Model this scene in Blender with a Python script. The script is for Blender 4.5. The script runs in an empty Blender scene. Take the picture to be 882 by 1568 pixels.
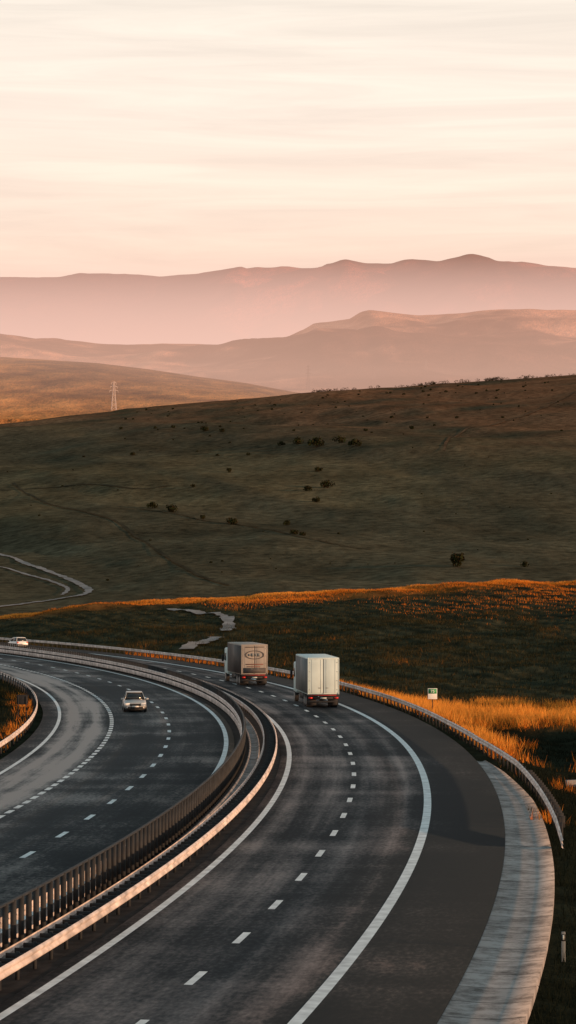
import bpy, bmesh, math, random
import numpy as np
from mathutils import Vector, Matrix
from mathutils.bvhtree import BVHTree
random.seed(7); rng=np.random.default_rng(7)
S=bpy.context.scene
S.view_settings.view_transform='Standard'; S.view_settings.look='None'; S.view_settings.exposure=0; S.view_settings.gamma=1
CAMH=11.4; F=4000.0; CX=441.0; HY=868.0
# ---------------- noise
def vnoise(x,y,seed=0):
    xi=np.floor(x).astype(np.int64); yi=np.floor(y).astype(np.int64)
    xf=x-xi; yf=y-yi
    u=xf*xf*(3-2*xf); v=yf*yf*(3-2*yf)
    def h(a,b):
        n=(a*374761393+b*668265263+seed*1442695041)&0xFFFFFFFF
        n=((n^(n>>13))*1274126177)&0xFFFFFFFF
        n=n^(n>>16)
        return (n&0xFFFF)/65535.0
    return (h(xi,yi)*(1-u)+h(xi+1,yi)*u)*(1-v)+(h(xi,yi+1)*(1-u)+h(xi+1,yi+1)*u)*v
def fbm(x,y,seed=0,oct=4):
    a=0.5;s=0;t=0
    for i in range(oct):
        s=s+a*vnoise(x*(2**i)+i*17.3,y*(2**i)+i*9.1,seed+i); t+=a; a*=0.5
    return s/t-0.5
def sstep(a,b,x):
    t=np.clip((x-a)/(b-a),0,1); return t*t*(3-2*t)
# ---------------- road curve
AX=7.6; AY=158.0; RN=580.0; RF=530.0
def P(s,off):
    R=RN if s<0 else RF
    a=s/R
    return (AX-R+(R-off)*math.cos(a), AY+(R-off)*math.sin(a))
def heading(s): return s/(RN if s<0 else RF)
def offs(X,Y):
    R=np.where(Y<AY,RN,RF)
    return R-np.hypot(X-(AX-R),Y-AY)
# ---------------- materials
def new_mat(name):
    m=bpy.data.materials.new(name); m.use_nodes=True
    nt=m.node_tree; b=nt.nodes['Principled BSDF']; return m,nt,b
def N(nt,t,**k):
    n=nt.nodes.new(t)
    for a,v in k.items(): setattr(n,a,v)
    return n
def simple(name,col,rough=0.6,metal=0.0,spec=0.5,var=0.25,scale=3.0,bump=0.0):
    m,nt,b=new_mat(name)
    tc=N(nt,'ShaderNodeTexCoord'); no=N(nt,'ShaderNodeTexNoise'); no.inputs['Scale'].default_value=scale; no.inputs['Detail'].default_value=4
    nt.links.new(tc.outputs['Object'],no.inputs['Vector'])
    cr=N(nt,'ShaderNodeValToRGB'); cr.color_ramp.elements[0].position=0.3; cr.color_ramp.elements[1].position=0.7
    cr.color_ramp.elements[0].color=(*[c*(1-var) for c in col],1); cr.color_ramp.elements[1].color=(*[min(1,c*(1+var*0.5)) for c in col],1)
    nt.links.new(no.outputs['Fac'],cr.inputs['Fac']); nt.links.new(cr.outputs['Color'],b.inputs['Base Color'])
    b.inputs['Roughness'].default_value=rough; b.inputs['Metallic'].default_value=metal; b.inputs['Specular IOR Level'].default_value=spec
    if bump>0:
        bp=N(nt,'ShaderNodeBump'); bp.inputs['Strength'].default_value=bump; bp.inputs['Distance'].default_value=0.05
        nt.links.new(no.outputs['Fac'],bp.inputs['Height']); nt.links.new(bp.outputs['Normal'],b.inputs['Normal'])
    return m
M={}
M['line']=simple('road_paint',(0.74,0.76,0.76),0.6,var=0.30,scale=1.6,spec=0.2)
M['steel']=simple('galvanised_steel',(0.64,0.56,0.53),0.55,0.1,var=0.5,scale=1.2,spec=0.3)
M['post']=simple('dark_steel',(0.03,0.032,0.035),0.7,0.0,var=0.3,spec=0.2)
M['white']=simple('white_body',(0.56,0.68,0.68),0.5,var=0.12,scale=0.8,spec=0.3)
M['cream']=simple('cream_body',(0.31,0.285,0.26),0.6,var=0.25,scale=0.8,spec=0.2)
M['sidegrey']=simple('curtain_side',(0.17,0.185,0.19),0.6,var=0.15,scale=1,spec=0.2)
M['sidedark']=simple('curtain_side_dark',(0.08,0.075,0.075),0.6,var=0.15,scale=1,spec=0.2)
M['hardware']=simple('door_hardware',(0.40,0.46,0.46),0.5,var=0.1)
M['culvert']=simple('culvert_concrete',(0.30,0.28,0.27),0.9,var=0.4,scale=2,spec=0.1)
M['black']=simple('black_rubber',(0.018,0.018,0.02),0.7,var=0.3)
M['frame']=simple('chassis',(0.025,0.025,0.027),0.6,var=0.3,spec=0.2)
M['rim']=simple('wheel_rim',(0.4,0.4,0.4),0.4,0.5)
M['glass']=simple('dark_glass',(0.015,0.018,0.02),0.08,var=0.1)
M['red']=simple('tail_light',(0.5,0.02,0.015),0.3,var=0.1)
M['lamp']=simple('headlamp_glass',(0.85,0.85,0.82),0.15,var=0.05)
M['carpaint']=simple('car_paint_silver',(0.42,0.43,0.43),0.3,0.3,var=0.05)
M['carwhite']=simple('car_paint_white',(0.72,0.72,0.72),0.3,var=0.05)
M['green']=simple('sign_green',(0.02,0.26,0.09),0.5,var=0.1)
M['signwhite']=simple('sign_white',(0.8,0.8,0.78),0.5,var=0.05)
M['graphic']=simple('graphic_dark',(0.06,0.045,0.04),0.6,var=0.2)
M['rust']=simple('graphic_red',(0.16,0.05,0.035),0.6,var=0.2)
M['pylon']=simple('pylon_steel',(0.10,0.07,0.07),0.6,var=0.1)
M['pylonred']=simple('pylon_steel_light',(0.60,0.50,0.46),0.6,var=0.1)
M['gravel']=simple('gravel',(0.26,0.24,0.23),0.9,var=0.4,scale=0.3,spec=0.1)
M['soil']=simple('median_soil',(0.034,0.028,0.026),0.95,var=0.6,scale=1.2,bump=0.6,spec=0.1)

def asphalt(name,base,lanes,hi=(3.6,2.9,2.7),spec=0.08):
    m,nt,b=new_mat(name); L=nt.links.new
    uv=N(nt,'ShaderNodeUVMap'); uv.uv_map='UVMap'
    sep=N(nt,'ShaderNodeSeparateXYZ'); L(uv.outputs[0],sep.inputs[0])
    def nz(sc,scale,det):
        mp=N(nt,'ShaderNodeMapping'); mp.inputs['Scale'].default_value=sc; L(uv.outputs[0],mp.inputs['Vector'])
        n1=N(nt,'ShaderNodeTexNoise'); n1.inputs['Scale'].default_value=scale; n1.inputs['Detail'].default_value=det; n1.inputs['Roughness'].default_value=0.65; L(mp.outputs[0],n1.inputs['Vector']); return n1.outputs['Fac']
    n1=nz((1.3,0.03,1),1,4); n2=nz((0.14,0.04,1),1,5); n3=nz((1,0.4,1),6,4); n5=nz((0.02,0.13,1),1,3)
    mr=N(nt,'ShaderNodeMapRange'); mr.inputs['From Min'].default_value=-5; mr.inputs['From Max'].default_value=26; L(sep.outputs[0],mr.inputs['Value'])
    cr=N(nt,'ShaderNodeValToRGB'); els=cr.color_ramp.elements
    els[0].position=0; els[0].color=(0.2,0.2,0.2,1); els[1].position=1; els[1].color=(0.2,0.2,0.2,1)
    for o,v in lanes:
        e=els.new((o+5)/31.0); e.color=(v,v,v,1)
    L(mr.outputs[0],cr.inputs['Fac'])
    def ma(op,a,bb,cc=None):
        n=N(nt,'ShaderNodeMath',operation=op)
        for i,q in enumerate((a,bb) if cc is None else (a,bb,cc)):
            if isinstance(q,(int,float)): n.inputs[i].default_value=q
            else: L(q,n.inputs[i])
        return n.outputs[0]
    t=ma('MULTIPLY',cr.outputs['Color'],ma('MULTIPLY',n1,2.0))
    t=ma('ADD',t,ma('MULTIPLY_ADD',n2,2.2,-1.1))
    t=ma('ADD',t,ma('MULTIPLY_ADD',n5,1.3,-0.65))
    t=ma('ADD',t,ma('MULTIPLY_ADD',n3,1.2,-0.6))
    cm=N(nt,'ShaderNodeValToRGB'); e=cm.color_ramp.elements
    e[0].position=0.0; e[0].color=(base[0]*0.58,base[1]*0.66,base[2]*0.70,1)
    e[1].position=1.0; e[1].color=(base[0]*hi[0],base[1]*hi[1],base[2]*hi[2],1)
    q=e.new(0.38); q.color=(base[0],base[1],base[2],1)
    L(t,cm.inputs['Fac']); L(cm.outputs['Color'],b.inputs['Base Color'])
    rr=N(nt,'ShaderNodeMapRange'); rr.inputs['From Min'].default_value=0.2; rr.inputs['From Max'].default_value=1.1; rr.inputs['To Min'].default_value=0.82; rr.inputs['To Max'].default_value=0.42
    L(t,rr.inputs['Value']); L(rr.outputs[0],b.inputs['Roughness']); b.inputs['Specular IOR Level'].default_value=spec
    bp=N(nt,'ShaderNodeBump'); bp.inputs['Strength'].default_value=0.2; bp.inputs['Distance'].default_value=0.01
    n4=N(nt,'ShaderNodeTexNoise'); n4.inputs['Scale'].default_value=30; L(uv.outputs[0],n4.inputs['Vector'])
    L(n4.outputs['Fac'],bp.inputs['Height']); L(bp.outputs['Normal'],b.inputs['Normal'])
    return m
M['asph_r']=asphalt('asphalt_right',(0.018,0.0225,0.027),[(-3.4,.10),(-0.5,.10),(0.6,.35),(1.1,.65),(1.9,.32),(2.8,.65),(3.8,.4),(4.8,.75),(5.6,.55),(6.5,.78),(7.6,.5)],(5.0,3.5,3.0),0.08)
M['asph_l']=asphalt('asphalt_left',(0.017,0.0245,0.030),[(11,.2),(12.5,.3),(14.5,.35),(16.3,.4),(17.3,.22),(18.6,.4),(19.6,.4),(20.5,1.35),(21.4,.75),(22.3,1.35),(23.1,.4),(24.4,.2)],(10.5,7.0,5.6),0.14)  # slow-lane bands: tyre polish plus sky sheen painted in as pale colour

def concrete():
    m,nt,b=new_mat('drain_concrete'); L=nt.links.new
    uv=N(nt,'ShaderNodeUVMap'); uv.uv_map='UVMap'
    br=N(nt,'ShaderNodeTexBrick'); br.offset=0; br.inputs['Scale'].default_value=1; br.inputs['Brick Width'].default_value=50.0; br.inputs['Row Height'].default_value=2.4
    br.inputs['Mortar Size'].default_value=0.035; br.inputs['Color1'].default_value=(0.40,0.365,0.35,1); br.inputs['Color2'].default_value=(0.31,0.285,0.275,1); br.inputs['Mortar'].default_value=(0.06,0.05,0.045,1)
    mp=N(nt,'ShaderNodeMapping'); mp.inputs['Location'].default_value=(20,0,0); L(uv.outputs[0],mp.inputs['Vector']); L(mp.outputs[0],br.inputs['Vector'])
    no=N(nt,'ShaderNodeTexNoise'); no.inputs['Scale'].default_value=0.9; no.inputs['Detail'].default_value=8; no.inputs['Roughness'].default_value=0.78; L(uv.outputs[0],no.inputs['Vector'])
    cr=N(nt,'ShaderNodeValToRGB'); cr.color_ramp.elements[0].position=0.36; cr.color_ramp.elements[0].color=(0.33,0.31,0.30,1); cr.color_ramp.elements[1].position=0.56; cr.color_ramp.elements[1].color=(1.05,1.04,1.03,1)
    L(no.outputs['Fac'],cr.inputs['Fac'])
    mx=N(nt,'ShaderNodeMix',data_type='RGBA',blend_type='MULTIPLY'); mx.inputs['Factor'].default_value=1
    L(br.outputs['Color'],mx.inputs['A']); L(cr.outputs['Color'],mx.inputs['B']); L(mx.outputs['Result'],b.inputs['Base Color'])
    b.inputs['Roughness'].default_value=0.85; b.inputs['Specular IOR Level'].default_value=0.1
    return m
M['concrete']=concrete()

def tinted(name,scale,amt,bump,bdist,transl=0.0,stretch=(1,1,1),det=6):
    m,nt,b=new_mat(name); L=nt.links.new
    at=N(nt,'ShaderNodeAttribute'); at.attribute_name='tint'
    if transl>0:
        b=N(nt,'ShaderNodeBsdfDiffuse'); L(at.outputs['Color'],b.inputs['Color'])
        tr=N(nt,'ShaderNodeBsdfTranslucent'); L(at.outputs['Color'],tr.inputs['Color'])
        ms=N(nt,'ShaderNodeMixShader'); ms.inputs[0].default_value=transl
        L(b.outputs[0],ms.inputs[1]); L(tr.outputs[0],ms.inputs[2]); L(ms.outputs[0],nt.nodes['Material Output'].inputs['Surface'])
        return m
    tc=N(nt,'ShaderNodeTexCoord'); mp=N(nt,'ShaderNodeMapping'); mp.inputs['Scale'].default_value=stretch; L(tc.outputs['Object'],mp.inputs['Vector'])
    no=N(nt,'ShaderNodeTexNoise'); no.inputs['Scale'].default_value=scale; no.inputs['Detail'].default_value=det; no.inputs['Roughness'].default_value=0.7; L(mp.outputs[0],no.inputs['Vector'])
    cr=N(nt,'ShaderNodeValToRGB'); cr.color_ramp.elements[0].position=0.3; cr.color_ramp.elements[1].position=0.7
    cr.color_ramp.elements[0].color=(1-amt,1-amt,1-amt,1); cr.color_ramp.elements[1].color=(1+amt,1+amt,1+amt,1)
    L(no.outputs['Fac'],cr.inputs['Fac'])
    mx=N(nt,'ShaderNodeMix',data_type='RGBA',blend_type='MULTIPLY'); mx.inputs['Factor'].default_value=1
    L(at.outputs['Color'],mx.inputs['A']); L(cr.outputs['Color'],mx.inputs['B']); L(mx.outputs['Result'],b.inputs['Base Color'])
    b.inputs['Roughness'].default_value=1.0; b.inputs['Specular IOR Level'].default_value=0.0
    if bump>0:
        bp=N(nt,'ShaderNodeBump'); bp.inputs['Strength'].default_value=bump; bp.inputs['Distance'].default_value=bdist
        L(no.outputs['Fac'],bp.inputs['Height']); L(bp.outputs['Normal'],b.inputs['Normal'])
    return m
M['ground']=tinted('ground_grassland',0.22,0.6,0.7,0.7,det=7)
M['far']=tinted('far_land',0.012,0.7,1.0,28,stretch=(1,0.5,1),det=7)
M['mount']=tinted('mountain_land',0.004,0.45,1.0,110)
M['grass']=tinted('grass_blades',0.5,0.2,0,0,transl=0.35)
M['leaf']=tinted('bush_leaves',0.8,0.25,0,0,transl=0.15)

# ---------------- mesh helpers
def add_mesh(name,verts,faces,mat=None,uvs=None,smooth=False,parent=None,tint=None):
    me=bpy.data.meshes.new(name)
    verts=np.asarray(verts,dtype=np.float32)
    if isinstance(faces,np.ndarray):
        n=len(faces); k=faces.shape[1]
        me.vertices.add(len(verts)); me.vertices.foreach_set('co',verts.ravel())
        me.loops.add(n*k); me.loops.foreach_set('vertex_index',faces.astype(np.int32).ravel())
        me.polygons.add(n); me.polygons.foreach_set('loop_start',np.arange(0,n*k,k,dtype=np.int32)); me.polygons.foreach_set('loop_total',np.full(n,k,dtype=np.int32))
        me.update(calc_edges=True)
    else:
        me.from_pydata([tuple(map(float,v)) for v in verts],[],faces)
    if uvs is not None:
        lay=me.uv_layers.new(name='UVMap'); vi=np.empty(len(me.loops),dtype=np.int32); me.loops.foreach_get('vertex_index',vi)
        lay.data.foreach_set('uv',np.asarray(uvs,dtype=np.float32)[vi].ravel())
    if tint is not None:
        ca=me.color_attributes.new('tint','FLOAT_COLOR','POINT')
        t=np.ones((len(verts),4),dtype=np.float32); t[:,:3]=tint; ca.data.foreach_set('color',t.ravel())
    if mat: me.materials.append(mat)
    if smooth: me.polygons.foreach_set('use_smooth',np.ones(len(me.polygons),dtype=bool))
    ob=bpy.data.objects.new(name,me); S.collection.objects.link(ob)
    if parent: ob.parent=parent
    return ob
def empty(name,loc=(0,0,0),rz=0):
    e=bpy.data.objects.new(name,None); e.location=loc; e.rotation_euler=(0,0,rz); S.collection.objects.link(e); return e
def ribbon(name,prof,s0,s1,ds,mat,parent=None,smooth=False,dz=0.0):
    n=max(2,int(round((s1-s0)/ds))+1); ss=np.linspace(s0,s1,n); V=[];UV=[]
    k=None
    for s in ss:
        pr=prof(s) if callable(prof) else prof
        k=len(pr)
        for (o,z) in pr:
            x,y=P(s,o); V.append((x,y,z+dz)); UV.append((o,s))
    Fc=[]
    for i in range(n-1):
        for j in range(k-1):
            a=i*k+j; Fc.append((a+1,a,a+k,a+k+1))
    return add_mesh(name,V,np.array(Fc),mat,UV,smooth,parent)
def boxverts(c,sx,sy,sz,a=0.0):
    ca,sa=math.cos(a),math.sin(a); out=[]
    for dx in(-.5,.5):
        for dy in(-.5,.5):
            for dz in(-.5,.5):
                x=dx*sx;y=dy*sy; out.append((c[0]+x*ca-y*sa,c[1]+x*sa+y*ca,c[2]+dz*sz))
    return out
BF=[(0,1,3,2),(4,6,7,5),(0,4,5,1),(2,3,7,6),(0,2,6,4),(1,5,7,3)]
def boxes(name,lst,mat,parent=None):
    V=[];Fc=[]
    for b in lst:
        i=len(V); V+=boxverts(*b); Fc+=[tuple(i+q for q in f) for f in BF]
    return add_mesh(name,V,np.array(Fc),mat,None,False,parent)
def box(name,c,sz,mat,parent,bev=0.0):
    ob=boxes(name,[(c,*sz)],mat,parent)
    if bev>0:
        md=ob.modifiers.new('bevel','BEVEL'); md.width=bev; md.segments=2
    return ob
def cyl(name,c,r,w,mat,parent,axis='X',seg=24):
    bm=bmesh.new(); bmesh.ops.create_cone(bm,cap_ends=True,segments=seg,radius1=r,radius2=r,depth=w)
    if axis=='X': bmesh.ops.rotate(bm,verts=bm.verts,matrix=Matrix.Rotation(math.pi/2,3,'Y'))
    if axis=='Y': bmesh.ops.rotate(bm,verts=bm.verts,matrix=Matrix.Rotation(math.pi/2,3,'X'))
    bmesh.ops.translate(bm,verts=bm.verts,vec=c)
    me=bpy.data.meshes.new(name); bm.to_mesh(me); bm.free(); me.materials.append(mat)
    ob=bpy.data.objects.new(name,me); S.collection.objects.link(ob); ob.parent=parent; return ob

# ---------------- ground sheet
ridX=np.array([-400,-150,-57,-38,-8,7,57,150,400]); ridZ=np.array([0.5,0.5,1.4,4.0,5.7,6.6,8.8,12,14.0])
crX=np.array([-700,-220,-120,5,105,220,700]); crZ=np.array([96,121,133,144,151,159,185.0])
def furrow(X,Y):
    u=(X*0.90+Y*0.42)/3.6+1.4*fbm(X/40,Y/70,77)
    return np.sin(u*6.283)*(0.65+0.9*fbm(X/22,Y/40,78))
def vband(X,Y): return 1.15*fbm(X/9+3,Y/10,51,3)+0.25*fbm(X/1.6,Y/2.2,53)
def height(X,Y):
    o=offs(X,Y)
    t=-o-5.5
    n1=fbm(X/14,Y/14,3); n2=fbm(X/45,Y/60,5); n3=fbm(X/4,Y/4,9,3)
    zr=np.interp(X,ridX,ridZ)
    verge=sstep(0,3,t)*-0.45+sstep(1,9,t)*(-0.1+n1*1.0+3.2*np.clip(vband(X,Y),-.22,.22))+sstep(0,4,t)*n3*0.4
    ff=np.clip((Y-285)/(520-285),0,1)
    dip=-3.2*sstep(0,14,t)*(1-sstep(10,60,X))*sstep(170,290,Y)
    field=dip*(1-ff)+zr*(ff**1.25)*sstep(0,40,t)+sstep(0,20,t)*ff*(n1*1.1+n2*1.8+n3*0.2+0.12*furrow(X,Y)*sstep(-30,30,X))
    field=field-1.6*sstep(0,25,t)*sstep(255,300,Y)*(1-sstep(300,400,Y))*sstep(0,40,X)
    out=verge*(1-sstep(270,300,Y)*0.5)+field
    zc=np.interp(X*2000/np.maximum(Y,900),crX,crZ)
    v=sstep(525,640,Y)
    h=np.clip((Y-640)/(2000-640),0,1.0)
    hh=0.72*h+0.28*h*h*(3-2*h)
    m1=fbm(X/260+Y/900,Y/420,21); m2=fbm((X+0.5*Y)/90,Y/260,31); m3=fbm(X/30,Y/45,41)
    fade=sstep(640,900,Y)*(1-sstep(1850,2000,Y))
    hill=-7+(zc+7)*hh+fade*(m1*22+m2*9)+sstep(640,800,Y)*m3*2.2
    back=sstep(2000,2500,Y)
    hill=hill-back*90
    out=out*(1-v)+hill*v
    ti=o-25.5
    inner=sstep(0,12,ti)*(1.4+n1*1.6+n3*0.3)+sstep(10,60,ti)*1.5
    z=np.where(o>10,inner*(1-v)+hill*v,np.where(t>0,out,0.0))
    cor=(o>-5.5)&(o<25.5)
    z=np.where(cor,0.0,z)
    return z-0.2
xs=np.unique(np.concatenate([np.arange(-90,90,1.2),np.arange(90,135,3.0),-np.arange(90,135,3.0),135*1.12**np.arange(0,20),-135*1.12**np.arange(0,20)]))
ys=np.unique(np.concatenate([np.arange(-140,40,6),np.arange(40,540,1.4),np.arange(540,620,3),np.arange(620,1000,6),np.arange(1000,2560,10.0)]))
GX,GY=np.meshgrid(xs,ys); GZ=height(GX,GY)
def lerp3(a,b,t): return a*(1-t[...,None])+b*t[...,None]
def ground_tint(X,Y):
    o=offs(X,Y); t=-o-5.5
    A=lambda c: np.broadcast_to(np.array(c,dtype=float),X.shape+(3,)).copy()
    n2=fbm(X/40,Y/40,61); nb=fbm(X/300,Y/300,71); ns=fbm((X+Y*0.3)/25,(Y)/140,81)
    col=A((0.018,0.020,0.013))
    dry=A((0.20,0.075,0.018))
    k=sstep(140,160,Y)*(1-sstep(262,285,Y))*sstep(0,3,t)*sstep(0.0,.10,vband(X,Y))  # dry tint on raised bands; hollows stay dark, trench shade painted in
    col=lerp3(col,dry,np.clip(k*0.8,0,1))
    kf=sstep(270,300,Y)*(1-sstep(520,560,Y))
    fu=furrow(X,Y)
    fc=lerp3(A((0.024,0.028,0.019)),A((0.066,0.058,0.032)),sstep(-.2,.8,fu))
    crest=np.clip(sstep(500,522,Y)*0.9+sstep(15,80,X)*sstep(400,490,Y)*0.7*sstep(0,.6,fu),0,1)  # low-sun rim and furrow highlights painted into the tint as orange
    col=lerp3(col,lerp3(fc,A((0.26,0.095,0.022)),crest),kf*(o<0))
    kh=sstep(545,600,Y)
    hc=lerp3(A((0.100,0.080,0.046)),A((0.070,0.060,0.038)),sstep(-.12,.12,nb+ns*0.7))
    up=sstep(1200,2000,Y+X*1.6)
    hc=lerp3(hc,A((0.175,0.082,0.043)),np.clip(up*0.9,0,1)*sstep(-.25,.15,n2+0.1))  # low-sun glow on the upper right slope, put into the colour
    hc=hc*(1+0.6*n2[...,None])*(1+0.7*fbm((X*0.3+Y)/35,(X-Y*0.2)/260,88)[...,None])*(1+0.6*fbm(X/12,Y/25,89)[...,None])
    hc=hc*(1.15-0.15*sstep(700,1500,Y))[...,None]
    col=lerp3(col,hc,kh)
    return col
tint=ground_tint(GX,GY).reshape(-1,3)
nr,nc=GX.shape
idx=np.arange(nr*nc).reshape(nr,nc)
Fg=np.stack([idx[:-1,:-1],idx[:-1,1:],idx[1:,1:],idx[1:,:-1]],-1).reshape(-1,4)
GV=np.stack([GX,GY,GZ],-1).reshape(-1,3)
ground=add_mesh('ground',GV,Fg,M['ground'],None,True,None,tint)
bvh=BVHTree.FromPolygons(GV.tolist(),Fg.tolist())
def drop(x,y):
    h=bvh.ray_cast(Vector((x,y,3000)),Vector((0,0,-1)))
    return h[0].z if h[0] is not None else 0.0
def seen(px,py):
    d=Vector(((px-CX)/F,1.0,(HY-py)/F)).normalized()
    h=bvh.ray_cast(Vector((0,0,CAMH)),d)
    return h[0]

# ---------------- far terrain
def far_layer(name,Yc,Y0,Y1,prof,zfront,mat,namp,nsc,col0,col1,nx=260,ny=70,seed=100,wid=2.4,crestn=0.0,patch=1.0):
    px=np.array([p[0] for p in prof],float); pz=np.array([CAMH+(HY-p[1])*Yc/F for p in prof]); pX=(px-CX)*Yc/F
    W=0.11*Yc*wid
    X=np.linspace(-W,W,nx); Y=np.concatenate([[Y0-3],np.linspace(Y0,Yc,int(ny*0.75)),np.linspace(Yc,Y1,int(ny*0.25)+1)[1:]])
    XX,YY=np.meshgrid(X,Y)
    zc=np.interp(XX,pX,pz)+crestn*fbm(XX/(nsc*0.12),YY*0+3,seed+9,4)*2
    t=np.clip((YY-Y0)/(Yc-Y0),0,1); b=np.clip((YY-Yc)/(Y1-Yc),0,1)
    e=t*t*(3-2*t)*0.4+t*0.6
    Z=zfront+(zc-zfront)*e
    f=(t*(1-t)*4)**0.5
    Z=Z+namp*f*(fbm(XX/nsc,YY/nsc,seed)+0.8*(0.25-np.abs(fbm(XX/(nsc*0.5),YY/(nsc*1.0),seed+4))))
    Z=Z-b*(zc*0.5)
    Z[0]-=240
    n=sstep(-.13,.13,fbm(XX/(nsc*0.5),YY/(nsc*0.9),seed+20)+0.45*fbm(XX/(nsc*0.08*patch),YY/(nsc*0.12*patch),seed+30))
    C=lerp3(np.broadcast_to(np.array(col0,float),XX.shape+(3,)),np.broadcast_to(np.array(col1,float),XX.shape+(3,)),n)
    r,c=XX.shape; I=np.arange(r*c).reshape(r,c)
    Ff=np.stack([I[:-1,:-1],I[:-1,1:],I[1:,1:],I[1:,:-1]],-1).reshape(-1,4)
    return add_mesh(name,np.stack([XX,YY,Z],-1).reshape(-1,3),Ff,mat,None,True,None,C.reshape(-1,3))
plain=far_layer('plain',3500,2450,4200,[(-700,535),(0,546),(150,556),(230,566),(300,577),(380,588),(450,602),(600,625),(1500,660)],150,M['far'],14,420,(0.50,0.23,0.08),(0.24,0.115,0.05),ny=100,seed=101)
hillm=far_layer('hill',6000,3900,7200,[(-900,520),(-100,517),(0,514),(20,516),(60,521),(140,526),(230,530),(300,529),(350,531),(400,524),(440,517),(465,507),(480,497),(510,494),(535,490),(552,479),(566,476),(600,480),(640,483),(700,481),(760,478),(820,481),(882,484),(1100,490),(1700,500)],262,M['far'],110,700,(0.55,0.26,0.17),(0.10,0.05,0.04),nx=420,ny=150,seed=131,crestn=2)
mount=far_layer('mountain_range',12000,8500,15000,[(-900,430),(-200,428),(0,424),(60,425),(120,422),(190,418),(245,423),(290,420),(330,416),(372,413),(376,416),(400,413),(430,410),(470,412),(490,416),(500,413),(530,407),(560,409),(600,411),(630,403),(650,401),(700,403),(740,403),(750,406),(795,404),(830,409),(882,414),(1100,420),(1700,430)],420,M['mount'],520,1300,(0.28,0.08,0.055),(0.07,0.025,0.02),nx=520,ny=120,seed=171,crestn=9)

def haze(name,x,y0,y1,z0,z1,sigma,Lc):
    m=bpy.data.materials.new(name); m.use_nodes=True; nt=m.node_tree; nt.nodes.clear()
    o=N(nt,'ShaderNodeOutputMaterial'); ab=N(nt,'ShaderNodeVolumeAbsorption'); ab.inputs['Color'].default_value=(0,0,0,1); ab.inputs['Density'].default_value=sigma
    em=N(nt,'ShaderNodeEmission'); em.inputs['Color'].default_value=(*Lc,1); em.inputs['Strength'].default_value=sigma  # emission stands in for sunlight the hazy air would scatter
    ad=N(nt,'ShaderNodeAddShader'); nt.links.new(ab.outputs[0],ad.inputs[0]); nt.links.new(em.outputs[0],ad.inputs[1]); nt.links.new(ad.outputs[0],o.inputs['Volume'])
    return boxes(name,[((0,(y0+y1)/2,(z0+z1)/2),2*x,y1-y0,z1-z0)],m)
haze('haze_air',9000,2300,6900,-400,640,1.05e-4,(0.94,0.42,0.28))
haze('haze_low_air',6000,2520,5900,-300,345,3.2e-4,(0.95,0.62,0.48))
haze('haze_valley_air',14000,6901,15500,-400,850,6.6e-4,(0.94,0.71,0.65))

# ---------------- roads
ribbon('motorway_road',[(-3.5,-0.35),(-3.5,0.0),(8.05,0.0),(8.05,-0.35)],-215,420,2.0,M['asph_r'])
ribbon('motorway_road',[(10.95,-0.35),(10.95,0.0),(24.6,0.0),(24.6,-0.35)],-215,420,2.0,M['asph_l'])
def msoil(s):
    r=0.05*math.sin(s*0.7)+0.03*math.sin(s*1.9)
    return [(8.0,-0.05),(8.4,-0.02+r*0.4),(9.0,-0.06),(9.5,-0.08+r*0.3),(10.1,-0.05),(11.0,-0.05)]
ribbon('median_ground',msoil,-215,420,1.0,M['soil'],smooth=True)
ribbon('median_gutter',[(9.35,-0.1),(9.35,0.08),(9.42,0.08),(9.5,-0.03),(9.85,-0.03),(9.93,0.08),(10.0,0.08),(10.0,-0.1)],-215,420,1.5,M['concrete'])
mk=empty('road_markings')
ribbon('edge_line_outer',[(-0.18,.005),(0.18,.005)],-215,420,2,M['line'],mk)
ribbon('edge_line_inner',[(7.38,.005),(7.66,.005)],-215,420,2,M['line'],mk)
ribbon('edge_line_inner_opposite',[(11.33,.005),(11.62,.005)],-215,420,2,M['line'],mk)
ribbon('edge_line_outer_opposite',[(23.2,.005),(23.44,.005)],-215,420,2,M['line'],mk)
def dashes(name,off,w,period,ln,phase):
    V=[];Fc=[];UV=[]
    s=-215+phase
    while s<415:
        i=len(V)
        for q in(0,0.5,1):
            for o in(off-w/2,off+w/2):
                x,y=P(s+q*ln,o); V.append((x,y,0.005)); UV.append((o,s))
        Fc+=[(i+1,i,i+2,i+3),(i+3,i+2,i+4,i+5)]
        s+=period
    add_mesh(name,V,np.array(Fc),M['line'],UV,False,mk)
dashes('lane_dashes',3.8,0.24,8.0,2.4,7.6)
dashes('lane_dashes_opposite',15.3,0.24,8.0,2.4,6.0)
dashes('slow_lane_dashes',19.4,0.28,2.6,1.6,0.0)
def chan(s):
    w=float(np.interp(s,[-215,-100,-60,-30,-12,-4],[2.3,2.2,1.95,1.65,1.0,0.5]))
    return [(-3.5,-0.35),(-3.5,-0.005),(-3.5-w*0.4,-0.05),(-3.5-w*0.7,-0.05),(-3.5-w,0.03),(-3.5-w,-0.4)]
ribbon('drainage_channel',chan,-215,-4,1.5,M['concrete'],smooth=False)

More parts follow.
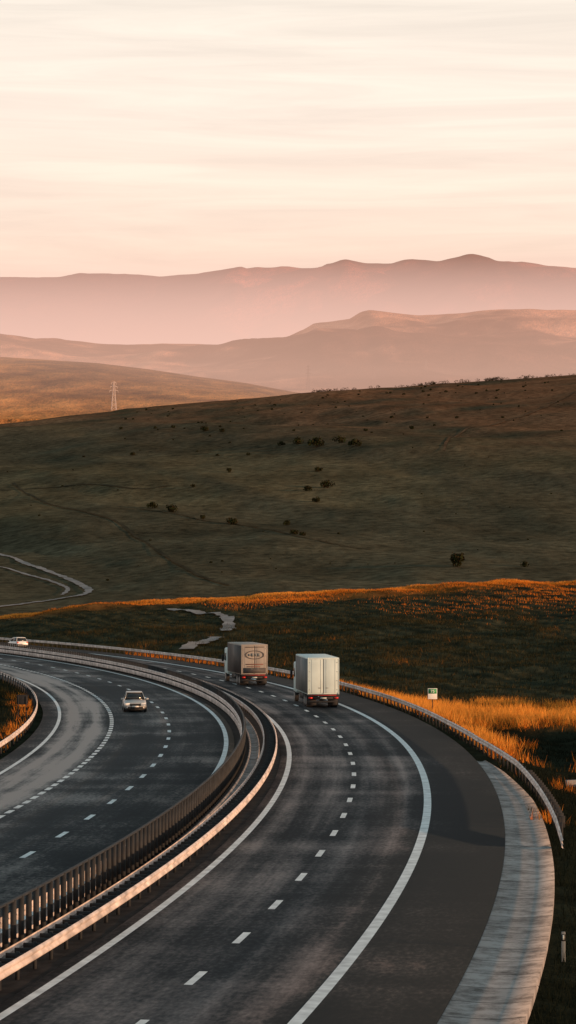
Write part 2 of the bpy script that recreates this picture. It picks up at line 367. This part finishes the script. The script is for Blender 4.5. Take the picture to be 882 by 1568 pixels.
# ---------------- guardrails
wb=[(0,.42),(.06,.46),(.07,.52),(0.01,.585),(.01,.605),(.07,.67),(.06,.73),(0,.77)]
def rail_profile(off,side,dz=0): return [(off+side*d,z+dz) for d,z in wb]
def posts(off,s0,s1,step,h,sx=0.1,sy=0.06,z0=-0.2):
    L=[];s=s0
    while s<=s1:
        o=off(s) if callable(off) else off
        hh=h+random.uniform(-.02,.02)
        x,y=P(s,o); L.append(((x,y,(hh+z0)/2),sx,sy,hh-z0,heading(s)+random.uniform(-.08,.08))); s+=step
    return L
g=empty('guardrail')
ro=lambda s: -float(np.interp(s,[-52,-45,-14,5,25,420],[5.85,5.65,5.15,4.35,4.0,4.0]))
ribbon('beam',lambda s: rail_profile(ro(s),1,-float(np.interp(s,[-54,-46],[0.5,0]))),-52,420,1.0,M['steel'],g)
boxes('posts',posts(lambda s:ro(s)-0.12,-48,415,2.0,0.72,0.12,0.08),M['post'],g)
boxes('end_brackets',[((P(s,ro(s)-0.3)[0],P(s,ro(s)-0.3)[1],0.35),0.35,0.05,0.5,heading(s)) for s in np.arange(-44,-18,1.33)],M['post'],g)
g=empty('guardrail')
ribbon('beam_road_side',rail_profile(8.32,-1,0.02),-215,420,1.5,M['steel'],g)
ribbon('beam_back_side',rail_profile(9.05,1,0.02),-215,420,1.5,M['steel'],g)
boxes('posts',posts(8.68,-213,418,2.0,0.74,0.1,0.1),M['post'],g)
boxes('spacers',[((P(s,8.68)[0],P(s,8.68)[1],0.62),0.66,0.09,0.16,heading(s)) for s in np.arange(-213,418,1.0)],M['post'],g)
g=empty('guardrail')
ribbon('beam',rail_profile(10.46,1,0.22),-215,420,1.5,M['steel'],g)
ribbon('lower_beam',[(10.46,.10),(10.52,.16),(10.47,.30),(10.52,.44),(10.46,.52)],-215,420,1.5,M['steel'],g)
boxes('posts',posts(10.30,-213,418,1.0,1.40,0.16,0.14),M['post'],g)
ribbon('top_rail',[(10.26,1.36),(10.26,1.42),(10.36,1.42),(10.36,1.36),(10.26,1.36)],-215,420,1.5,M['post'],g)
g=empty('guardrail')
ribbon('beam',rail_profile(25.1,-1),-215,420,1.5,M['steel'],g)
boxes('posts',posts(25.25,-213,418,3.0,0.72,0.12,0.08),M['post'],g)

# ---------------- vehicles
def wheel(par,x,y,r=0.5,w=0.3,dual=False):
    cyl('tyre',(x,y,r),r,w*(1.9 if dual else 1),M['black'],par,'X')
    sx=1 if x>0 else -1
    cyl('rim',(x+sx*(w*(0.96 if dual else .51)),y,r),r*0.58,0.03,M['rim'],par,'X')
def truck(s,off,L,bm,sm,graphic=False,H=4.0):
    x,y=P(s,off); t=empty('box_truck',(x,y,0.0),heading(s)); w=2.55; fl=1.05
    box('cargo_body',(0,L/2,(fl+H)/2),(w,L,H-fl),bm,t,0.04)
    for sx in(-1,1):
        box('side_curtain',(sx*(w/2+0.006),L/2,(fl+H)/2-0.02),(0.02,L-0.12,H-fl-0.2),sm,t)
        for k in range(int(L//2.4)):
            box('curtain_strap',(sx*(w/2+0.02),1.5+k*2.4,(fl+H)/2-0.1),(0.012,0.04,H-fl-0.5),sm,t)
        box('side_skirt',(sx*(w/2-0.08),L*0.52,0.75),(0.06,L*0.42,0.45),M['frame'],t)
    for sx in(-1,1):
        box('door',(sx*0.605,-0.02,(fl+H)/2+0.02),(1.17,0.05,H-fl-0.26),bm,t,0.015)
        box('corner_post',(sx*(w/2-0.03),-0.03,(fl+H)/2),(0.07,0.08,H-fl),bm,t,0.01)
        for q in(0.22,0.95):
            box('lock_bar',(sx*q,-0.05,(fl+H)/2),(0.025,0.02,H-fl-0.32),M['hardware'] if not graphic else bm,t)
        for z in np.linspace(fl+0.4,H-0.4,4):
            box('hinge',(sx*1.12,-0.05,z),(0.14,0.015,0.05),M['hardware'] if not graphic else bm,t)
        box('lock_handle',(sx*0.3,-0.065,fl+0.55),(0.22,0.02,0.05),M['sidegrey'],t)
        box('tail_lamp',(sx*1.05,-0.03,0.80),(0.34,0.06,0.13),M['red'],t)
        box('mud_flap',(sx*0.95,2.0,0.55),(0.6,0.03,0.6),M['black'],t)
        box('rear_mud_flap',(sx*0.9,0.25,0.45),(0.7,0.03,0.5),M['black'],t)
    box('door_gap',(0,-0.03,(fl+H)/2),(0.03,0.06,H-fl-0.2),M['sidedark'],t)
    box('header',(0,-0.02,H-0.06),(w-0.1,0.09,0.12),bm,t,0.01)
    box('sill',(0,-0.03,fl-0.03),(w,0.12,0.16),M['frame'],t,0.01)
    box('underride_bar',(0,0.0,0.5),(2.4,0.1,0.14),M['frame'],t,0.02)
    box('lamp_panel',(0,0.02,0.78),(2.45,0.05,0.22),M['frame'],t)
    box('reflective_strip',(0,-0.1,fl-0.03),(2.1,0.02,0.04),M['red'],t)
    box('number_plate',(0,-0.02,0.78),(0.52,0.02,0.11),M['hardware'],t)
    for sx in(-0.45,0.45): box('chassis_beam',(sx,L/2+0.8,0.85),(0.12,L+1.0,0.28),M['frame'],t)
    for yy in(1.3,2.6):
        for sx in(-1,1): wheel(t,sx*0.98,yy,0.5,0.3,True)
    cy=L+1.35
    box('cab',(0,cy,2.05),(2.45,2.0,2.6),M['white'],t,0.15)
    box('windscreen',(0,cy+0.98,2.5),(2.2,0.06,0.9),M['glass'],t,0.02)
    for sx in(-1,1):
        box('side_window',(sx*1.22,cy+0.25,2.45),(0.03,0.9,0.75),M['glass'],t)
        box('mirror',(sx*1.42,cy+0.85,2.3),(0.2,0.12,0.7),M['frame'],t,0.03)
        wheel(t,sx*1.05,cy+0.2,0.5,0.32)
    if graphic:
        V=[];Fc=[];n=40
        for i in range(n):
            a=2*math.pi*i/n
            for r in(0.84,1.0): V.append((r*0.95*math.cos(a),-0.082,2.95+r*0.42*math.sin(a)))
        for i in range(n):
            a=2*i;b=2*((i+1)%n); Fc.append((a,a+1,b+1,b))
        add_mesh('emblem_ring',V,np.array(Fc),M['sidedark'],None,False,t)
        for k,(qx,qw,qh) in enumerate([(-.5,.22,.2),(-.2,.26,.3),(.12,.2,.24),(.42,.26,.3)]):
            box('emblem_letter',(qx,-0.082,2.95),(qw,0.01,qh),M['sidegrey'],t)
        box('lower_text',(0,-0.082,2.05),(1.7,0.01,0.08),M['rust'],t); box('lower_text_2',(-0.1,-0.082,1.82),(1.3,0.01,0.06),M['rust'],t)
        box('upper_text',(0,-0.082,3.7),(1.8,0.01,0.07),M['graphic'],t)
        box('lower_panel',(0,-0.062,1.45),(2.2,0.01,0.5),M['sidedark'],t)
    return t
truck(54,2.0,9.2,M['white'],M['sidegrey'],False,4.05)
truck(94,2.55,8.6,M['cream'],M['sidedark'],True,3.95)

def car(s,off,flip,paint):
    x,y=P(s,off); t=empty('car',(x,y,0.0),heading(s)+(math.pi if flip else 0))
    st=[(-2.15,.42,.78,.70),(-2.08,.30,.95,.82),(-1.7,.24,1.0,.89),(-0.8,.22,.97,.91),(0.5,.22,.95,.91),(1.1,.22,.92,.90),(1.7,.24,.82,.88),(2.08,.28,.72,.80),(2.18,.38,.60,.70)]
    V=[];Fc=[]
    for (yy,zb,zt,hw) in st:
        pr=[(-hw*.85,zb),(-hw,zb+.14),(-hw*1.0,(zb+zt)/2+.05),(-hw*.95,zt-.08),(-hw*.8,zt),(0,zt+.035),(hw*.8,zt),(hw*.95,zt-.08),(hw,(zb+zt)/2+.05),(hw,zb+.14),(hw*.85,zb)]
        for a,b in pr: V.append((a,yy,b))
    k=11
    for i in range(len(st)-1):
        for j in range(k):
            a=i*k+j;b=i*k+(j+1)%k; Fc.append((a,b,b+k,a+k))
    Fc.append(tuple(range(k-1,-1,-1))); Fc.append(tuple((len(st)-1)*k+j for j in range(k)))
    add_mesh('body',V,Fc,paint,None,True,t)
    lo=[(-.76,-1.95,.95),(.76,-1.95,.95),(.78,1.05,.92),(-.78,1.05,.92)]; hi=[(-.60,-1.45,1.44),(.60,-1.45,1.44),(.60,.25,1.44),(-.60,.25,1.44)]
    add_mesh('glasshouse',lo+hi,np.array([(3,2,1,0),(0,1,5,4),(1,2,6,5),(2,3,7,6),(3,0,4,7),(4,5,6,7)]),M['glass'],None,False,t)
    box('roof',(0,-0.6,1.465),(1.24,1.75,0.06),paint,t,0.025)
    for sx in(-1,1):
        for (p,q) in (((sx*.79,1.05,.93),(sx*.62,.25,1.46)),((sx*.79,-.35,.95),(sx*.62,-.4,1.46)),((sx*.77,-1.93,.95),(sx*.61,-1.45,1.46))):
            a=Vector(p);b=Vector(q);d=Vector((0,0.045,0)); e=Vector((sx*0.02,0,0))
            V=[a-d-e,a+d-e,a+d+e,a-d+e,b-d-e,b+d-e,b+d+e,b-d+e]
            add_mesh('pillar',[tuple(v) for v in V],np.array([(0,1,2,3),(7,6,5,4),(0,4,5,1),(1,5,6,2),(2,6,7,3),(3,7,4,0)]),paint,None,False,t)
        box('mirror',(sx*.98,.7,.98),(.2,.1,.14),paint,t,.03)
        box('headlamp',(sx*.62,2.12,.64),(.36,.12,.17),M['lamp'],t,.03)
        box('tail_lamp',(sx*.68,-2.1,.82),(.28,.1,.16),M['red'],t,.02)
        box('fog_lamp',(sx*.6,2.17,.38),(.16,.05,.08),M['lamp'],t)
        for yy in(1.35,-1.35):
            cyl('tyre',(sx*.80,yy,.32),.32,.22,M['black'],t,'X'); cyl('rim',(sx*.915,yy,.32),.21,.02,M['rim'],t,'X')
    box('grille',(0,2.19,.58),(.85,.06,.17),M['frame'],t,.01)
    box('lower_grille',(0,2.18,.35),(1.2,.07,.15),M['frame'],t,.01)
    box('number_plate',(0,2.225,.46),(.5,.02,.10),M['signwhite'],t)
    box('rear_number_plate',(0,-2.165,.62),(.5,.03,.11),M['signwhite'],t)
    box('underbody',(0,0,.2),(1.5,3.9,.12),M['frame'],t)
    return t
car(51,17.4,True,M['carpaint'])
car(217,2.0,False,M['carwhite'])

# ---------------- signs etc
def km_sign(x,y):
    z=drop(x,y); t=empty('kilometre_sign',(x,y,z),0.05)
    cyl('post',(0,0,0.85),0.035,1.7,M['post'],t,'Z',12)
    box('panel',(0,-0.06,1.6),(0.74,0.03,0.86),M['signwhite'],t,0.01)
    box('green_band',(0,-0.08,1.80),(0.66,0.012,0.38),M['green'],t)
    cu=bpy.data.curves.new('number','FONT'); cu.body='75'; cu.size=0.34; cu.align_x='CENTER'; cu.extrude=0.004
    o=bpy.data.objects.new('number',cu); o.rotation_euler=(math.pi/2,0,0); o.location=(0,-0.095,1.68); cu.materials.append(M['signwhite']); S.collection.objects.link(o); o.parent=t
x,y=P(50,-6.3); km_sign(x,y)
def back_sign(s,off):
    x,y=P(s,off); t=empty('road_sign',(x,y,drop(x,y)),0.0)
    for sx in(-.3,.3): cyl('post',(sx,0,0.8),0.035,1.6,M['post'],t,'Z',10)
    box('panel',(0,0.05,1.35),(0.85,0.03,0.75),M['frame'],t,0.01)
back_sign(46,26.2)
def delineator(s,off):
    x,y=P(s,off); t=empty('delineator_post',(x,y,drop(x,y)),heading(s))
    box('post',(0,0,0.42),(0.12,0.04,0.95),M['sidegrey'],t,0.015); box('band',(0,-0.023,0.72),(0.125,0.01,0.2),M['frame'],t); box('reflector',(0,-0.031,0.73),(0.05,0.008,0.14),M['hardware'],t)
delineator(-80,-6.1)
x,y=P(-14,-8.3); t=empty('culvert_headwall',(x,y,drop(x,y)),0.3)
box('wall',(0,0,0.15),(1.0,0.25,0.6),M['culvert'],t,0.03); box('wing',(0.55,-0.45,0.08),(0.2,0.9,0.4),M['culvert'],t,0.03)

def path(name,pts,w,mat,lift=0.25):
    W3=[seen(*p) for p in pts]; W3=[p for p in W3 if p]
    Q=[]
    for i in range(len(W3)-1):
        p0=W3[max(0,i-1)];p1=W3[i];p2=W3[i+1];p3=W3[min(len(W3)-1,i+2)]
        for k in range(10):
            t=k/10; Q.append(0.5*((2*p1)+(p2-p0)*t+(2*p0-5*p1+4*p2-p3)*t*t+(-p0+3*p1-3*p2+p3)*t**3))
    Q.append(W3[-1]); V=[]
    for i,q in enumerate(Q):
        d=(Q[min(i+1,len(Q)-1)]-Q[max(0,i-1)]); d.z=0
        if d.length<1e-6: d=Vector((1,0,0))
        d.normalize(); n=Vector((-d.y,d.x,0)); ww=w*(0.6+0.8*random.random())
        for sg in(-.5,0,.5):
            a=q+n*ww*sg; V.append((a.x,a.y,drop(a.x,a.y)+lift))
    Fc=[]
    for i in range(len(Q)-1):
        for j in(0,1):
            a=i*3+j; Fc.append((a+1,a,a+3,a+4))
    return add_mesh(name,V,np.array(Fc),mat,None,True)
path('gravel_road',[(-60,835),(0,850),(40,864),(80,878),(118,893),(136,904),(125,912),(90,918),(40,925),(-30,934)],2.2,M['gravel'],0.3)
path('gravel_road',[(-40,862),(0,869),(50,883),(90,895),(104,903),(95,912)],1.3,M['gravel'],0.3)
M['track']=simple('dirt_track',(0.060,0.050,0.033),0.95,var=0.35,scale=0.1,spec=0.0)
M['trackl']=simple('dirt_track_light',(0.13,0.080,0.048),0.95,var=0.4,scale=0.1,spec=0.0)
path('dirt_track',[(0,752),(60,748),(140,742),(200,748),(260,744)],1.5,M['track'],0.3)
path('dirt_track',[(20,740),(50,760),(110,780),(180,800),(250,850),(300,880),(350,897)],1.3,M['track'],0.3)
path('dirt_track',[(215,780),(260,786),(310,797),(380,806),(440,818),(520,835),(570,842)],1.2,M['track'],0.3)
path('dirt_track',[(880,600),(820,630),(760,650),(700,668),(680,690)],1.3,M['trackl'],0.35)
path('drainage_channel',[(262,934),(300,938),(338,944),(350,955),(346,968)],2.0,M['gravel'],0.3)
path('drainage_channel',[(332,978),(310,986),(285,997)],2.4,M['gravel'],0.35)

# ---------------- grass
def blades(name,X,Y,h,w,col,lean=0.35,zoff=0.0):
    n=len(X); Z=height(X,Y)+zoff
    a=rng.uniform(0,math.pi,n); dx=np.cos(a)*w/2; dy=np.sin(a)*w/2
    lx=rng.normal(0,lean,n)*h; ly=rng.normal(0,lean,n)*h
    V=np.empty((n,3,3)); V[:,0]=np.stack([X-dx,Y-dy,Z-0.05],-1); V[:,1]=np.stack([X+dx,Y+dy,Z-0.05],-1); V[:,2]=np.stack([X+lx,Y+ly,Z+h],-1)
    Fc=np.arange(n*3).reshape(n,3)
    return add_mesh(name,V.reshape(-1,3),Fc,M['grass'],None,False,None,np.repeat(col,3,axis=0))
def mixc(t,*cols):
    cols=np.array(cols); k=len(cols)-1; t=np.clip(t,0,0.9999)*k; i=t.astype(int); f=(t-i)[:,None]
    return cols[i]*(1-f)+cols[i+1]*f
DD=(0.012,0.015,0.010); DK=(0.022,0.024,0.012); OL=(0.11,0.065,0.02); OR=(0.66,0.19,0.022); YL=(0.80,0.34,0.06)
n=340000; X=rng.uniform(4,62,n); Y=rng.uniform(118,285,n); o=offs(X,Y)
pn=vband(X,Y)+0.2*fbm(X/.8,Y/.8,54,2)
k=(o<-4.7)&(rng.uniform(0,1,n)<0.40+2.0*np.clip(pn+.05,0,1)); X,Y,pn,o=X[k],Y[k],pn[k],o[k]
t=np.clip(0.32+pn*5.5+0.35*(o>-8)+rng.normal(0,.15,len(X))-0.9*(1-sstep(140,158,Y)),0,1)  # hollow bands go near-black: trench shade put into the blade colour
blades('dry_grass',X,Y,rng.uniform(.2,.85,len(X))*np.clip(.35+t*.85,0.3,1.3),rng.uniform(.035,.08,len(X)),mixc(t,DD,DK,OL,OR,OR,YL))
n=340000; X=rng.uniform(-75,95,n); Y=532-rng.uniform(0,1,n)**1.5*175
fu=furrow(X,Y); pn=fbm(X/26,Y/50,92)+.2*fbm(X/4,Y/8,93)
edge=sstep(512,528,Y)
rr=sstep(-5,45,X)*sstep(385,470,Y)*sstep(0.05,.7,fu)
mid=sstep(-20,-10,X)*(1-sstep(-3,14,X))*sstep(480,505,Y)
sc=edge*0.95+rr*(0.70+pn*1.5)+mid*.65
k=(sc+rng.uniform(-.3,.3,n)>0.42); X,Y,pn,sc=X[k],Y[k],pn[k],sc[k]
t=np.clip(0.36+sc*.6+pn*.7+rng.normal(0,.12,len(X)),0,1)  # crest and furrow-top blades turn orange, low-sun glow put into their colour
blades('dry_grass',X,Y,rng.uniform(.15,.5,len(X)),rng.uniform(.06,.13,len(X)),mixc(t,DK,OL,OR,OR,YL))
n=90000; X=rng.uniform(-75,95,n); Y=rng.uniform(300,525,n); o=offs(X,Y); k=o<-8; X,Y=X[k],Y[k]
t=np.clip(0.45+.42*furrow(X,Y)+rng.normal(0,.2,len(X)),0,1)
blades('field_grass',X,Y,rng.uniform(.12,.4,len(X)),rng.uniform(.06,.14,len(X)),mixc(t,DD,DK,(0.06,0.055,0.026),OL))
n=100000; X=rng.uniform(-60,-14,n); Y=rng.uniform(90,330,n); o=offs(X,Y)
pn=fbm(X/6,Y/9,57); k=(o>25.3)&(o<50)&(pn+rng.uniform(-.2,.2,n)>-.1); X,Y,pn,o=X[k],Y[k],pn[k],o[k]
t=np.clip(.02+pn*.7+0.75*(1-sstep(26,28.5,o))*(Y<235)+rng.normal(0,.12,len(X)),0,1)
blades('verge_grass',X,Y,rng.uniform(.2,.6,len(X)),rng.uniform(.03,.08,len(X)),mixc(t,DD,DK,OL,OR,YL))
n=110000; X=rng.uniform(-2,30,n); Y=rng.uniform(40,150,n); o=offs(X,Y)
k=(o<-5.45-0.25*fbm(X/.7,Y/.7,66)-0.35*(Y<95))&(o>-22); X,Y=X[k],Y[k]; pn=fbm(X/3,Y/3,59)
t=np.clip(.10+pn*.5+rng.normal(0,.07,len(X)),0,.6)
blades('verge_grass',X,Y,rng.uniform(.12,.42,len(X)),rng.uniform(.02,.045,len(X)),mixc(t,DD,DD,DK,OL))  # near-black blades: shade of this bank put into the grass colour
n=140000; X=rng.uniform(-75,40,n); Y=rng.uniform(230,440,n); o=offs(X,Y)
pn=fbm(X/8,Y/12,63)+.4*fbm(X/2,Y/2,64); k=(o<-4.8)&(pn+rng.uniform(-.2,.2,n)>-.08); X,Y,pn,o=X[k],Y[k],pn[k],o[k]
t=np.clip(.28+pn*1.2+0.6*(o>-7.5)*(X>-22)+rng.normal(0,.1,len(X)),0,1)
blades('verge_grass',X,Y,rng.uniform(.25,.8,len(X)),rng.uniform(.05,.1,len(X)),mixc(t,DD,DK,(0.055,0.045,0.022),OL,OR))

# ---------------- bushes
def bush_mesh(name,seed,n=420):
    r=np.random.default_rng(seed); V=[];T=[]
    lobes=[(r.uniform(-.55,.55),r.uniform(-.5,.5),r.uniform(.25,.62),r.uniform(.28,.5)) for _ in range(8)]
    for i in range(n):
        lx,ly,lz,lr=lobes[r.integers(8)]
        d=r.normal(size=3); d/=np.linalg.norm(d); p=np.array([lx,ly,lz])+d*lr*r.uniform(.55,1.0); p[2]=max(p[2],0.02)
        a=r.normal(size=3);a/=np.linalg.norm(a); b=np.cross(a,d); b/=np.linalg.norm(b)+1e-6; sz=r.uniform(.06,.12)
        c=(0.018+0.02*r.random(),0.020+0.016*r.random(),0.012)
        for q in(p+a*sz,p+b*sz,p-a*sz*0.8,p-b*sz): V.append(q);T.append(c)
    Fc=np.arange(len(V)).reshape(-1,4)
    V=list(V);F2=[tuple(map(int,f)) for f in Fc]
    for k in range(4):
        a=np.array([0,0,-0.15]); b=np.array([r.uniform(-.35,.35),r.uniform(-.35,.35),.55]); i=len(V)
        for (c,w) in((a,.05),(b,.015)):
            for ang in(0,2.09,4.19): V.append(c+np.array([math.cos(ang)*w,math.sin(ang)*w,0])); T.append((.04,.03,.02))
        for j in range(3): F2.append((i+j,i+(j+1)%3,i+3+(j+1)%3,i+3+j))
    ob=add_mesh(name,V,F2,M['leaf'],None,False,None,np.array(T)); me=ob.data; bpy.data.objects.remove(ob); return me
BM=[bush_mesh('bush',i) for i in range(5)]
def bush(px,py,wpx,asp=0.75):
    p=seen(px,py)
    if p is None or p.y<600: return
    ob=bpy.data.objects.new('bush',random.choice(BM)); S.collection.objects.link(ob)
    w=wpx*p.y/F/1.7; ob.location=(p.x,p.y,p.z-0.1); ob.scale=(w,w,w*asp*1.5); ob.rotation_euler=(0,0,random.uniform(0,6))
bush(700,868,33,0.85); bush(804,868,15,0.85)
for b in [(351,723,12),(488,722,14),(501,747,20),(470,752,15),(484,769,14),(439,804,14),(355,803,19),(311,795,12),(264,784,20),(234,778,17),
          (203,697,9),(631,657,10),(295,746,9),(380,697,7),(333,698,6),(518,818,6),(165,889,6),(323,862,6),(340,860,5),(313,660,14),(340,661,10),(545,683,20),(520,678,18),(485,684,26),(455,680,20),(430,682,12),
          (560,660,8),(600,640,7),(450,660,6),(265,655,8),(237,656,7),(185,657,7),(860,660,5),(700,640,6),(60,790,5),(128,700,5),(450,818,14),(463,820,11),(230,828,5),(770,640,6),(95,745,5)]:
    bush(*b)
for i in range(110):
    px=random.uniform(180,882); cy=np.interp(px,[0,200,450,650,882],[648,625,602,588,572]); py=cy+4+abs(random.gauss(0,1))*30
    bush(px,py,random.uniform(2.2,5.5))
for i in range(30):
    bush(random.uniform(0,882),random.uniform(680,880),random.uniform(2,4))
V=[];T=[]
cl=[]
for i in range(120):
    Xc=random.uniform(20,240)
    if random.random()<0.4: Xc=random.choice([random.uniform(18,34),random.uniform(150,160),random.uniform(178,205),random.uniform(95,112)])
    cl.append((Xc,1985+random.uniform(-15,12),random.uniform(0.7,2.4)))
for (Xc,Yc,sz) in cl:
    z=drop(Xc,Yc)
    for k in range(45):
        d=rng.normal(size=3); d/=np.linalg.norm(d); p=np.array([Xc,Yc,z+sz*0.5])+d*sz*np.array([1.2,1,.75])*rng.uniform(.5,1)
        a=rng.normal(size=3)*sz*.2; b=rng.normal(size=3)*sz*.2
        for q in(p,p+a,p+b): V.append(q);T.append((.03,.025,.015))
add_mesh('distant_trees',V,np.arange(len(V)).reshape(-1,3),M['leaf'],None,False,None,np.array(T))

# ---------------- pylons
def pylon(x,y,z,H,mats):
    t=empty('electricity_pylon',(x,y,z),random.uniform(0,.5))
    VV=[];FF=[]
    def beam(a,b,w):
        a=Vector(a);b=Vector(b); d=(b-a).normalized(); u=d.orthogonal().normalized()*w/2; v=d.cross(u).normalized()*w/2; i=len(VV)
        for c in(a,b):
            for q in(u+v,u-v,-u-v,-u+v): VV.append(tuple(c+q))
        FF.extend([(i,i+1,i+5,i+4),(i+1,i+2,i+6,i+5),(i+2,i+3,i+7,i+6),(i+3,i,i+4,i+7)])
    lv=np.linspace(0,H,7); hw=lambda h: 2.0*max(0.0,1-h/H)**1.2+0.55
    for i in range(6):
        h0,h1=float(lv[i]),float(lv[i+1]); a,b=hw(h0),hw(h1)
        c0=[(-a,-a,h0),(a,-a,h0),(a,a,h0),(-a,a,h0)]; c1=[(-b,-b,h1),(b,-b,h1),(b,b,h1),(-b,b,h1)]
        for k in range(4):
            beam(c0[k],c1[k],.36); beam(c0[k],c1[(k+1)%4],.2); beam(c1[k],c1[(k+1)%4],.2)
    for h,wd in((H*.68,4.4),(H*.82,3.6),(H*.95,2.6)):
        for sg in(-1,1):
            beam((0,0,h),(sg*wd,0,h+.2),.36); beam((0,0,h+1.6),(sg*wd,0,h+.2),.28); beam((sg*wd,0,h),(sg*wd,0,h-1.6),.26)
    add_mesh('lattice',VV,np.array(FF),mats,None,False,t)
bpy.context.view_layer.update()
def far_z(ob,x,y):
    r=ob.ray_cast(Vector((x,y,5000)),Vector((0,0,-1))); return r[1].z if r[0] else 0
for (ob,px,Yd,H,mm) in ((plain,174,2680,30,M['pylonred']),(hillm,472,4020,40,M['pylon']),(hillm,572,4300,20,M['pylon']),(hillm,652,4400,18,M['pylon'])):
    X_=(px-CX)*Yd/F
    pylon(X_,Yd,far_z(ob,X_,Yd)-0.5,H,mm)

# ---------------- world + sun
az=math.radians(27); el=math.radians(6.0)
w=bpy.data.worlds.new('World'); S.world=w; w.use_nodes=True; nt=w.node_tree; nt.nodes.clear(); L=nt.links.new
out=N(nt,'ShaderNodeOutputWorld'); bg=N(nt,'ShaderNodeBackground'); L(bg.outputs[0],out.inputs[0])
sky=N(nt,'ShaderNodeTexSky',sky_type='NISHITA'); sky.sun_disc=False; sky.sun_elevation=el; sky.sun_rotation=math.radians(90)+az; sky.dust_density=2.0
tc=N(nt,'ShaderNodeTexCoord'); sp=N(nt,'ShaderNodeSeparateXYZ'); L(tc.outputs['Generated'],sp.inputs[0])
rp=N(nt,'ShaderNodeValToRGB'); e=rp.color_ramp.elements
e[0].position=0.0; e[0].color=(8.6,6.2,5.0,1); e[1].position=1.0; e[1].color=(1.6,2.7,3.1,1)
for p,c in((.09,(11.0,8.7,6.9)),(.125,(11.2,9.5,7.8)),(.17,(11.0,9.7,8.3)),(.22,(10.3,9.3,8.0)),(.42,(2.9,3.8,4.1))):
    q=e.new(p); q.color=(*c,1)
L(sp.outputs['Z'],rp.inputs['Fac'])
mp=N(nt,'ShaderNodeMapping'); mp.inputs['Scale'].default_value=(3.2,2.0,56); mp.inputs['Rotation'].default_value=(0,math.radians(8),0); L(tc.outputs['Generated'],mp.inputs['Vector'])
cn=N(nt,'ShaderNodeTexNoise'); cn.inputs['Scale'].default_value=2.2; cn.inputs['Detail'].default_value=6; cn.inputs['Roughness'].default_value=.6; cn.inputs['Distortion'].default_value=.6; L(mp.outputs[0],cn.inputs['Vector'])
cc=N(nt,'ShaderNodeValToRGB'); cc.color_ramp.elements[0].position=.35; cc.color_ramp.elements[0].color=(.915,.93,.95,1); cc.color_ramp.elements[1].position=.7; cc.color_ramp.elements[1].color=(1.09,1.10,1.11,1)
L(cn.outputs['Fac'],cc.inputs['Fac'])
mu=N(nt,'ShaderNodeMix',data_type='RGBA',blend_type='MULTIPLY'); mu.inputs['Factor'].default_value=1; L(rp.outputs['Color'],mu.inputs['A']); L(cc.outputs['Color'],mu.inputs['B'])
mx=N(nt,'ShaderNodeMix',data_type='RGBA'); mx.inputs['Factor'].default_value=0.9; L(sky.outputs[0],mx.inputs['A']); L(mu.outputs['Result'],mx.inputs['B'])
L(mx.outputs['Result'],bg.inputs['Color']); bg.inputs['Strength'].default_value=0.105
sl=bpy.data.lights.new('sun','SUN'); sl.energy=5.0; sl.angle=math.radians(.5); sl.color=(1,.56,.30)
so=bpy.data.objects.new('sun',sl); S.collection.objects.link(so)
sd=Vector((math.cos(az)*math.cos(el),-math.sin(az)*math.cos(el),math.sin(el)))
so.rotation_euler=(-sd).to_track_quat('-Z','Y').to_euler(); so.location=sd*500

# ---------------- camera
cd=bpy.data.cameras.new('camera'); cd.sensor_fit='HORIZONTAL'; cd.sensor_width=36; cd.lens=36*F/882; cd.clip_start=1; cd.clip_end=60000
co=bpy.data.objects.new('camera',cd); S.collection.objects.link(co); co.location=(0,0,CAMH); co.rotation_euler=(math.pi/2+math.atan((HY-784)/F),0,0)
S.camera=co
